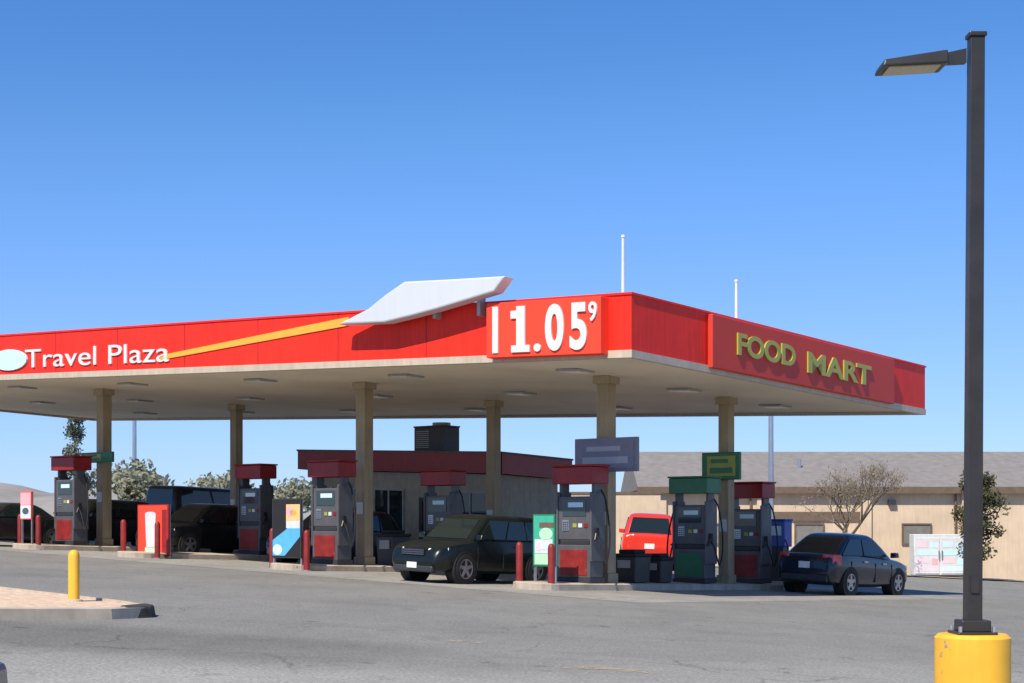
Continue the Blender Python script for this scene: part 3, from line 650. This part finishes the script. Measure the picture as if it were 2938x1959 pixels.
def make_car(kind, paint, name, label, cat, P, heading, group=None):
    K = CARS[kind]; o = thing(name, label, cat, on(P[0], P[1], .008), heading, group, slope=True); st = K['st']
    m = MB(); xs = [st[0][0]+(st[-1][0]-st[0][0])*(.5-.5*math.cos(math.pi*i/56)) for i in range(57)]; rows = []
    for x in xs:
        zt, hw, zb = interp(st, x); h = zt-zb
        half = [(0, zb), (hw*.84, zb), (hw*.955, zb+.08), (hw*.985, zb+h*.32), (hw, zb+h*.55), (hw*.985, zb+h*.74), (hw*.945, zt-.045), (hw*.86, zt-.008), (hw*.6, zt+.012), (0, zt+.022)]
        rows.append([(x, y, z) for y, z in half]+[(x, -y, z) for y, z in half[-2:0:-1]])
    n = len(rows[0]); vs = [p for r in rows for p in r]
    fs = [(i*n+j, i*n+(j+1) % n, (i+1)*n+(j+1) % n, (i+1)*n+j) for i in range(len(rows)-1) for j in range(n)]+[tuple(range(n)), tuple(range((len(rows)-1)*n, len(rows)*n))]
    m.add(vs, fs, paint)
    b0, b1 = K['base']; r0, r1 = K['roof']; H = K['H']; zb = K['belt']-.06; wb, wr = K['wb'], K['wr']
    def ring(x0, x1, hw, z, rad):
        pts = []
        for (cx, cy, a0) in ((x1-rad, hw-rad, 0), (x0+rad, hw-rad, 90), (x0+rad, -hw+rad, 180), (x1-rad, -hw+rad, 270)):
            for k in range(6): t = R(a0+18*k); pts.append((cx+rad*math.cos(t), cy+rad*math.sin(t), z))
        return pts
    def lev(z, grow=0.):   # greenhouse plan at height z
        t = (z-zb)/(H-.06-zb); return (b0+(r0-b0)*t, b1+(r1-b1)*t, wb+(wr-wb)*t)
    rings = []
    for z, ins in ((zb, 0), (zb+(H-zb)*.5, -.012), (H-.13, 0), (H-.075, .02), (H-.04, .065), (H-.015, .16), (H, .34)):
        x0, x1, hw = lev(min(z, H-.06)); rings.append(ring(x0+ins*1.4, x1-ins*1.4, hw-ins, z, .16))
    n = 24; vs = [p for r in rings for p in r]
    fs = [(i*n+j, i*n+(j+1) % n, (i+1)*n+(j+1) % n, (i+1)*n+j) for i in range(len(rings)-1) for j in range(n)]+[tuple(range((len(rings)-1)*n, len(rings)*n))]
    m.add(vs, fs, paint)
    m.build('body', o, smooth=True)
    zl, zh = K['belt']+.03, H-.15
    def glass(nm, pts, nrm):
        g = MB(); d = Vector(nrm)*.02; g.hexa([Vector(p)-d*.6 for p in pts], [Vector(p)+d for p in pts], M_glass); return g.build(nm, o, bevel=.006)
    for nm, idx, sg in (('windshield', 1, 1), ('rear_window', 0, -1)):
        L0, L1 = lev(zl), lev(zh); x0, x1 = L0[idx], L1[idx]
        nr = Vector((zh-zl, 0, (x0-x1)*1.0 if sg > 0 else (x0-x1))).normalized() if sg > 0 else Vector((-(zh-zl), 0, (x1-x0))).normalized()
        glass(nm, [(x0, -L0[2]+.13, zl), (x0, L0[2]-.13, zl), (x1, L1[2]-.13, zh), (x1, -L1[2]+.13, zh)], nr)
    for s in (-1, 1):
        L0, L1 = lev(zl+.01), lev(zh)
        nr = Vector((0, s*(zh-zl), L0[2]-L1[2])).normalized()
        cuts = [(.03, .30), (.32, .60), (.62, .97)] if kind == 'suv' else [(.04, .46), (.49, .96)]
        for a, b in cuts:
            X0 = lambda L, t: L[0]+.13+(L[1]-L[0]-.30)*t
            glass('side_window', [(X0(L0, a), s*(L0[2]+.01), zl+.01), (X0(L0, b), s*(L0[2]+.01), zl+.01), (X0(L1, b), s*(L1[2]+.012), zh), (X0(L1, a), s*(L1[2]+.012), zh)], nr)
        g = MB(); xm = K['base'][1]-.35; g.hexa([(xm, s*.86, zl-.02), (xm+.12, s*.86, zl-.02), (xm+.16, s*1.06, zl), (xm, s*1.06, zl)], [(xm, s*.86, zl+.12), (xm+.1, s*.86, zl+.12), (xm+.1, s*1.06, zl+.13), (xm, s*1.06, zl+.13)], paint); g.build('mirror', o, bevel=.02)
        xe = st[-1][0]; hz0, hz1 = K['hl']; xr = st[0][0]; tz0, tz1 = K['tl']
        g = MB(); g.hexa([(xe-.10, s*.40, hz0), (xe-.02-.06, s*.42, hz0), (xe-.34, s*.86, hz0+.02), (xe-.42, s*.7, hz0)], [(xe-.2, s*.40, hz1-.03), (xe-.09, s*.42, hz1-.04), (xe-.36, s*.855, hz1), (xe-.5, s*.7, hz1)], M_headl); g.build('headlight', o, bevel=.015)
        g = MB(); g.hexa([(xr+.02, s*.48, tz0), (xr+.30, s*.5, tz0), (xr+.36, s*.895, tz0), (xr+.05, s*.80, tz0)], [(xr+.04, s*.5, tz1), (xr+.30, s*.5, tz1), (xr+.34, s*.88, tz1), (xr+.09, s*.79, tz1)], M_tail); g.build('tail_light', o, bevel=.015)
        for xh in (-.55, .45):
            g = MB(); zt, hw, zz = interp(st, xh); g.box((xh, s*(hw+.004), zt-.16), (.18, .03, .035), M_chrome if kind == 'hatch' else paint); g.build('door_handle', o, bevel=.006)
        for xd in (K['base'][0]+.72, -.02, K['base'][1]-.28):
            zt, hw, zz = interp(st, xd); g = MB(); g.box((xd, s*(hw-.012), (zt+zz)/2-.02), (.012, .03, (zt-zz)*.62), M_black); g.build('door_seam', o)
        for xw in K['wx']:
            zt, hw, zz = interp(st, xw); rw = K['wr_']
            g = MB(); g.lathe([(0, s*(hw-.3)), (rw+.065, s*(hw-.3)), (rw+.065, s*(hw+.004)), (0, s*(hw+.004))], M_black, 28, (xw, 0, rw), 'Y'); g.build('wheel_arch', o)
            g = MB(); g.lathe([(rw*.66, s*(hw-.2)), (rw*.94, s*(hw-.2)), (rw, s*(hw-.16)), (rw, s*(hw-.03)), (rw*.95, s*(hw+.014)), (rw*.7, s*(hw+.02)), (rw*.66, s*(hw+.008)), (rw*.66, s*(hw-.06))], M_tyre, 28, (xw, 0, rw), 'Y'); wh = g.build('wheel', o, smooth=True)
            g = MB(); g.lathe([(0, s*(hw-.06)), (rw*.66, s*(hw-.06)), (rw*.66, s*(hw+.012)), (rw*.61, s*(hw+.014)), (rw*.6, s*(hw-.03))], M_char, 28, (xw, 0, rw), 'Y')
            for k in range(5):
                a = 2*math.pi*k/5+.3; c, q = math.cos(a), math.sin(a); y0, y1 = s*(hw-.05), s*(hw+.01)
                pr = [(xw+c*.04-q*.05, y1, rw+q*.04+c*.05), (xw+c*.04+q*.05, y1, rw+q*.04-c*.05), (xw+c*rw*.63+q*.035, y1, rw+q*rw*.63-c*.035), (xw+c*rw*.63-q*.035, y1, rw+q*rw*.63+c*.035)]
                g.prism(pr, (0, y0-y1, 0), M_rim)
            g.lathe([(0, s*(hw+.014)), (.07, s*(hw+.012)), (.08, s*(hw-.04))], M_rim, 16, (xw, 0, rw), 'Y')
            g.lathe([(rw*.6, s*(hw+.013)), (rw*.665, s*(hw+.016)), (rw*.665, s*(hw-.02)), (rw*.6, s*(hw-.02))], M_rim, 28, (xw, 0, rw), 'Y')
            g.build('rim', wh)
    xe = st[-1][0]; xr = st[0][0]; hz0, hz1 = K['hl']
    g = MB(); g.box((xe-.04, 0, hz0+.02), (.1, .74, .15), M_black)
    for k in range(3): g.box((xe+.012, 0, hz0-.03+k*.05), (.02, .72, .012), M_chrome)
    g.build('grille', o, bevel=.01)
    g = MB(); g.box((xe-.10, 0, .34), (.22, 1.3, .16), M_char); g.build('front_bumper', o, bevel=.04)
    g = MB(); g.box((xr+.10, 0, .40), (.24, 1.4, .18), M_char); g.build('rear_bumper', o, bevel=.04)
    g = MB(); g.box((xr-.012, 0, .72), (.02, .32, .16), M_plate); g.build('licence_plate', o)
    g = MB(); g.box((xe+.022, 0, .42), (.02, .32, .14), M_plate); g.build('licence_plate', o)
    return o
HV = math.atan2(V.y, V.x)                                # heading along the islands, away from the camera
def XY(P): return (P.x, P.y)
G = 'vehicles at the pumps'
make_car('suv', M_greycar, 'parked_suv', 'graphite sport utility vehicle facing left towards us in front of the kiosk', 'suv', (-.98, 40.8), HV+math.pi, G)
hb = make_car('hatch', M_bluecar, 'parked_car', 'dark slate blue hatchback seen from behind at the right canopy end', 'car', (9.65, 46.1), HV-.02, G)
hb.scale = (1.13, 1.06, 1.12)
rc = make_car('suv', M_redcar, 'parked_suv', 'bright red vehicle seen from behind, in the sun beyond the canopy', 'suv', (5.66, 66.0), R(85), G)
rc.scale = (1.2, 1.24, 1.3)
make_car('suv', M_blackcar, 'parked_suv', 'black sport utility vehicle between the far left pumps', 'suv', XY(A1-U*2.9+V*1.9), HV+math.pi, G)
make_car('suv', M_blackcar, 'parked_suv', 'black sport utility vehicle behind the far left column, left of the tall black van', 'suv', XY(A1+U*3.0+V*1.9), HV+math.pi, G)
make_car('van', M_blackcar, 'parked_van', 'tall black van deep behind the red and white poster', 'van', XY(A1+U*3.2+V*7.2), HV, G)
make_car('suv', M_navy, 'parked_suv', 'navy blue sport utility vehicle behind the blue and orange poster', 'suv', XY(A2+U*3.6+V*2.4), HV+math.pi, G)
make_car('sedan', M_blackcar, 'parked_car', 'black sedan half cut off by the left picture edge', 'car', XY(A1+U*2.6-V*2.2), HV+math.pi, G)
make_car('sedan', M_navy, 'parked_car', 'dark blue car corner in the bottom left of the picture', 'car', (-2.32, 2.98), R(92), None)

# ------------------------------------------------------------------ kerbed median with yellow bollard, left foreground
med = thing('kerbed_median', 'tan gravel median with pale concrete kerb in the left foreground', 'kerb', on(-6.5, 23, 0))
MEDIAN_SHIFT = -.5
mp = [(-4.95, 22.35), (-5.0, 22.75), (-5.6, 23.6), (-8.2, 25.9), (-13, 28.2), (-17, 29.5), (-17, 18), (-9, 19.3), (-6.6, 20.4), (-5.3, 21.6)]
mp = [(x, y+MEDIAN_SHIFT) for x, y in mp]
cx = sum(p[0] for p in mp)/len(mp); cy = sum(p[1] for p in mp)/len(mp)
def mw(p, z): return Vector((p[0], p[1], zg(p[0], p[1])+z))-med.location
def inset(p, d): v = Vector((cx-p[0], cy-p[1])); v = v.normalized()*d; return (p[0]+v.x, p[1]+v.y)
m = MB(); n = len(mp); ins = [inset(p, .17) for p in mp]
m.add([mw(p, -.05) for p in mp]+[mw(inset(p, .02), .14) for p in mp]+[mw(p, .15) for p in ins]+[mw(p, .02) for p in ins], [(k*n+i, k*n+(i+1) % n, (k+1)*n+(i+1) % n, (k+1)*n+i) for k in range(3) for i in range(n)], M_concrete)
m.build('kerb', med)
m = MB(); m.add([mw(p, .11) for p in ins], [tuple(range(n))], M_sand); m.build('gravel_bed', med)
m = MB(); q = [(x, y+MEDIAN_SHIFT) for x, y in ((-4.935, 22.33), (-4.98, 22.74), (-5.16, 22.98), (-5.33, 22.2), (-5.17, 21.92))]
m.add([mw(p, -.02) for p in q]+[mw(inset(p, .03), .158) for p in q], [tuple(range(5, 10))]+[(i, (i+1) % 5, 5+(i+1) % 5, 5+i) for i in range(5)], M_kerbshade); m.build('kerb_tip_shade', med, bevel=.035)  # added near-black cap painting the shadow on the kerb tip
bo = thing('bollard', 'yellow bollard post standing on the tan median at left', 'bollard', on(-6.31, 22.9, .1))
m = MB(); m.lathe([(.08, 0), (.08, .67), (.066, .72), (.036, .745), (0, .75)], M_yellow, 18); m.build('post', bo, smooth=True)
m = MB(); m.lathe([(.0, 0), (.13, 0), (.125, .03), (.082, .04)], M_concrete, 18); m.build('footing', bo)

# ------------------------------------------------------------------ lamp post on yellow plinth
LX, LY = 3.91, 13.5; lz = zg(LX, LY)
lp = thing('street_lamp', 'tall dark square lamp post on a round yellow concrete plinth', 'lamp post', (LX, LY, lz))
PT = .77
m = MB(); m.lathe([(.315, -.1), (.315, PT-.03), (.285, PT), (0, PT)], M_yellow, 40); m.build('plinth', lp, smooth=True)
m = MB(); m.box((0, 0, PT+.012), (.34, .34, .024), M_bronze); m.box((0, 0, PT+.07), (.25, .25, .1), M_bronze); bpz = m.build('base_cover', lp, bevel=.012)
m = MB()
for i in (-1, 1):
    for j in (-1, 1): m.cone((i*.14, j*.14, PT+.02), (i*.14, j*.14, PT+.07), .018, .018, M_steel, 6)
m.build('bolt', bpz)
m = MB(); h = .066; zt = 5.64-lz; ht = .06
m.hexa([(-h, -h, PT+.1), (h, -h, PT+.1), (h, h, PT+.1), (-h, h, PT+.1)], [(-ht+.03, -ht, zt), (ht+.03, -ht, zt), (ht+.03, ht, zt), (-ht+.03, ht, zt)], M_bronze); m.build('pole', lp, bevel=.006)
m = MB(); m.box((.03, 0, zt+.02), (.15, .15, .04), M_bronze); m.build('pole_cap', lp, bevel=.01)
m = MB(); m.box((0, -h-.008, PT+.42), (.07, .014, .14), M_bronze); m.build('hand_hole_cover', lp)
za = 1.5+(1508-165)/F*LY-lz
m = MB(); m.hexa([(-.06, -.035, za-.05), (-.24, -.035, za-.06), (-.24, .035, za-.06), (-.06, .035, za-.05)], [(-.06, -.035, za+.07), (-.24, -.035, za+.03), (-.24, .035, za+.03), (-.06, .035, za+.07)], M_bronze); m.build('arm', lp)
m = MB()   # flat shoebox head, tilted a little up at its outer end
m.hexa([(-.24, -.16, za-.085), (-.80, -.17, za-.115), (-.80, .17, za-.115), (-.24, .16, za-.085)], [(-.24, -.13, za+.035), (-.78, -.15, za-.055), (-.78, .15, za-.055), (-.24, .13, za+.035)], M_bronze); hd = m.build('lamp_head', lp, bevel=.015)
m = MB(); m.hexa([(-.30, -.12, za-.098), (-.74, -.13, za-.122), (-.74, .13, za-.122), (-.30, .12, za-.098)], [(-.30, -.12, za-.08), (-.74, -.13, za-.10), (-.74, .13, za-.10), (-.30, .12, za-.08)], M_amber); m.build('lens', hd)

# ------------------------------------------------------------------ buildings and things behind
bld = thing('long_building', 'long low tan stucco building with grey shingle roof at right', 'building', (24, 82, -1.6))
def bb(mb, x0, x1, y0, y1, z0, z1, mm): mb.bbox(x0-24, x1-24, y0-82, y1-82, z0+1.6, z1+1.6, mm)
m = MB(); bb(m, 7.2, 48, 80, 92, -1.7, 3.45, M_stucco)
for x in (7.2, 12.3, 17.5, 22.6, 27.8, 33, 38): bb(m, x, x+.55, 79.82, 80.0, -1.7, 3.43, M_stucco)
m.build('wall', bld)
m = MB(); bb(m, 12.85, 17.5, 79.9, 79.99, 1.75, 2.2, M_brown); m.build('brown_band', bld)  # brown strip across one bay of the wall
m = MB(); y0, y1, yr, ze, zr = 79.62, 92.4, 86, 3.42, 5.5
P = lambda x, y, z: (x-24, y-82, z+1.6)
m.add([P(6.3, y0, ze), P(49, y0, ze), P(49, yr, zr), P(6.3, yr, zr), P(49, y1, ze), P(6.3, y1, ze), P(6.3, y0, ze-.12), P(49, y0, ze-.12), P(49, y1, ze-.12), P(6.3, y1, ze-.12)],
      [(0, 1, 2, 3), (3, 2, 4, 5), (6, 7, 1, 0), (7, 8, 4, 2, 1), (9, 6, 0, 3, 5), (9, 8, 7, 6), (8, 9, 5, 4)], M_roof); rf = m.build('roof', bld)
m = MB(); bb(m, 6.25, 49.05, 79.56, 79.62, ze-.30, ze+.03, M_brown); m.build('eave_board', rf)
m = MB()
for x in (15, 24, 31): m.cone(P(x, 83, 4.3), P(x, 83, 5.0), .09, .09, M_steel, 8)
m.build('roof_vent', rf)
for x in (9.2, 14.2, 19.6, 30.0):
    m = MB()
    for (a, b, c, d) in ((x, x+1.5, .55, .62), (x, x+1.5, 1.55, 1.62), (x, x+.07, .62, 1.55), (x+1.43, x+1.5, .62, 1.55)): bb(m, a, b, 79.9, 79.995, c, d, M_brown)
    wd = m.build('window', bld); m = MB(); bb(m, x+.07, x+1.43, 79.95, 79.995, .62, 1.55, M_blind); m.build('pane', wd)
m = MB(); bb(m, 34.2, 35.3, 79.92, 79.995, -1.6, .7, M_brown); m.build('door', bld)
for x in (12.0, 22.3, 32.7):
    m = MB(); m.cone(P(x, 79.9, -1.3), P(x, 79.9, 3.1), .06, .06, M_brown, 8); m.build('downpipe', bld)
for x in (10.6, 18.9, 26.4):
    m = MB(); bb(m, x, x+.36, 79.75, 80, 2.55, 2.8, M_char); m.build('wall_lamp', bld)
wl = thing('block_wall', 'beige block wall seen through the gap beside the kiosk', 'wall', (0, 76, 0))
m = MB(); m.bbox(-9, 7.1, 0, .25, -1.0, 3.0, M_stucco); m.build('panel', wl); m = MB(); m.bbox(-9.02, 7.1, -.04, .29, 3.0, 3.12, M_brown); m.build('coping', wl)

cb = thing('ice_cabinet', 'white cabinet with pastel pink and blue panels by the tan wall', 'cabinet', (20.4, 76.2, zg(20.4, 76.2)+.05))
m = MB(); m.box((0, 0, 1.05), (2.5, .9, 1.95), M_white); m.box((0, 0, .06), (2.4, .8, .12), M_char); m.build('body', cb, bevel=.03)
for sx in (-.62, .62):
    m = MB(); m.box((sx, -.47, 1.0), (1.16, .04, 1.7), M_white); d = m.build('door', cb, bevel=.01)
    m = MB()
    for (x, z, ww, hh, mm) in ((-.25, 1.55, .5, .3, M_palep if sx < 0 else M_paleb), (.3, 1.5, .4, .24, M_paleb), (0, 1.15, 1.0, .26, M_paleb if sx < 0 else M_cyan), (-.2, .78, .6, .26, M_palep), (.35, .72, .3, .3, M_pink if sx < 0 else M_cyan), (0, .38, 1.0, .22, M_palep if sx < 0 else M_paleb)):
        m.box((sx+x, -.494, z), (ww, .008, hh), mm)
    m.build('panel', d)
    m = MB(); m.box((sx*.12, -.53, 1.05), (.05, .06, .4), M_steel); m.build('handle', d)
bn = thing('air_machine', 'blue air and water machine on a dark pedestal left of the slate blue hatchback', 'air machine', on(8.45, 50.3), -ANG)
m = MB(); m.box((0, 0, .08), (.7, .6, .16), M_concrete); m.box((0, 0, .7), (.5, .4, 1.1), M_char); m.build('pedestal', bn, bevel=.02)
m = MB(); m.box((0, 0, 1.65), (.66, .5, .82), M_bluebin); m.prism([(-.36, -.28, 2.06), (.36, -.28, 2.06), (.36, .28, 2.06), (-.36, .28, 2.06)], (0, 0, .06), M_bluebin); bx = m.build('housing', bn, bevel=.03)
m = MB(); m.box((0, -.256, 1.75), (.44, .02, .3), M_paleb); m.build('panel', bx)
m = MB(); m.tube([(.3, -.2, 1.5)]+[(.36+.1*math.sin(k*.5), -.25, 1.5-k*.12) for k in range(1, 10)], .02, M_black, 6); m.build('hose', bn)

# far light poles
for (px, Y, ytop, lab) in ((386, 95, 1130, 'thin grey far light pole behind the far left column'), (2212, 72, 1120, 'thin grey far light pole in front of the grey roof')):
    X = (px-1469)/F*Y; zt = 1.5+(1508-ytop)/F*Y; z0 = zg(X, Y)
    o = thing('light_pole', lab, 'light pole', (X, Y, z0), 0, 'far light poles'); m = MB(); m.cone((0, 0, 0), (0, 0, zt-z0), .15, .11, M_steel, 10); m.build('pole', o, smooth=True)
    m = MB(); m.box((-.5, 0, zt-z0), (.9, .3, .12), M_slate); m.build('lamp_head', o, bevel=.02)

# ------------------------------------------------------------------ trees
def branches(mb, p, d, ln, r, lev, m, tips, spread=.55, up=.15):
    q = p+d*ln; mb.cone(p, q, r, r*.68, m, 6 if lev > 1 else 4, cap=False)
    if lev == 0: tips.append(q); return
    for k in range(3 if lev > 1 else 4):
        nd = (d+Vector((random.uniform(-1, 1), random.uniform(-1, 1), random.uniform(-.5, .9)))*spread+Vector((0, 0, up))).normalized()
        branches(mb, q if k else p+d*ln*.75, nd, ln*random.uniform(.62, .85), r*.62, lev-1, m, tips, spread, up)
def leaves(mb, c, rad, n, size, m, sq=1.):
    for i in range(n):
        v = Vector((random.gauss(0, 1), random.gauss(0, 1), random.gauss(0, 1))); v = v.normalized()*rad*random.random()**.4; v.z *= sq
        a = Vector((random.uniform(-1, 1), random.uniform(-1, 1), random.uniform(-1, 1))).normalized(); b = a.orthogonal().normalized()
        s = size*random.uniform(.6, 1.3); p = Vector(c)+v
        mb.add([p-a*s, p+b*s*.5, p+a*s, p-b*s*.5], [(0, 1, 2, 3)], m)
def tree(P, label, h, crown_r, n_cl, leaf_n, leaf_s, lm, cat='tree', sq=1., cl=1.0, levels=3, cz=.68):
    o = thing('leafy_tree', label, cat, (P[0], P[1], zg(*P)-.05))
    mb = MB(); tips = []; branches(mb, Vector((0, 0, 0)), Vector((0.03, 0, 1)), h*.33, h*.028, levels, M_bark, tips, .6, .2); mb.build('trunk', o)
    mb = MB()
    for i in range(n_cl):
        v = Vector((random.gauss(0, 1), random.gauss(0, 1), random.gauss(0, 1))).normalized()*crown_r*random.random()**.5; v.z *= sq
        leaves(mb, Vector((0, 0, h*cz))+v, cl*random.uniform(.6, 1.2), leaf_n, leaf_s, lm)
    mb.build('crown', o); return o
tree((21.6, 73.6), 'dark olive bushy tree behind the lamp post', 5.0, 1.05, 46, 80, .11, M_leafo, sq=2.0, cl=.5, cz=.62)
# bare tree in front of the building
bt = thing('bare_tree', 'leafless brown tree in front of the grey roof', 'tree', (15.2, 72.5, zg(15.2, 72.5)-.05))
mb = MB(); tips = []
branches(mb, Vector((0, 0, 0)), Vector((.02, 0, 1)), 1.5, .14, 2, M_bark, tips, .95, .0); mb.build('trunk', bt)
mb = MB(); t2 = []
for t in list(tips):
    for q in range(3): branches(mb, t, (t-Vector((0, 0, 1.6))+Vector((random.uniform(-1, 1), random.uniform(-1, 1), random.uniform(-.6, .8)))).normalized(), .74, .022, 3, M_twig, t2, .9, -.02)
for t in t2[::2]: leaves(mb, t, .22, 3, .05, M_twig)
mb.build('twigs', bt)
tree((-22.2, 93), 'pale green spreading tree far left beyond the pumps', 4.1, 2.1, 34, 60, .2, M_leafp, sq=.6, cl=.8)
tree((-17.5, 96), 'pale green low tree left of the kiosk, beyond the pumps', 4.0, 1.9, 26, 55, .2, M_leafp, sq=.55, cl=.7)
tree((-13.0, 95), 'small pale green tree just left of the kiosk', 3.9, 1.5, 22, 55, .18, M_leafp, sq=.6, cl=.6)
cy_ = thing('cypress', 'tall slender grey green cypress behind the far left pump', 'tree', (-25.0, 91, zg(-25, 91)))
mb = MB(); mb.cone((0, 0, 0), (0, 0, 7.5), .18, .03, M_bark, 8); mb.build('trunk', cy_)
mb = MB()
for i in range(70):
    z = random.uniform(.6, 7.3); r = 1.15*(1-z/8.6); t = random.uniform(0, 6.28); leaves(mb, (r*math.cos(t)*.7, r*math.sin(t)*.7, z), .4, 50, .1, M_leafc)
mb.build('crown', cy_)
# far hills
hm = MB(); pts = []; N = 80
for i in range(N+1):
    x = -1400+i*2600/N; h = 38+12*math.sin(i*.31)+8*math.sin(i*.83+1)+random.uniform(-2, 2)
    h *= .55+.45*min(1, max(0, (-x+200)/600)); pts.append((x, h))
hm.add([(x, 1500, -8) for x, h in pts]+[(x, 1620+random.uniform(-20, 20), h*.6) for x, h in pts]+[(x, 1800, h) for x, h in pts]+[(x, 2300, -8) for x, h in pts], [(k*(N+1)+i, k*(N+1)+i+1, (k+1)*(N+1)+i+1, (k+1)*(N+1)+i) for k in range(3) for i in range(N)], M_hill)
tag(hm.build('hills', smooth=True), None, None, kind='structure')
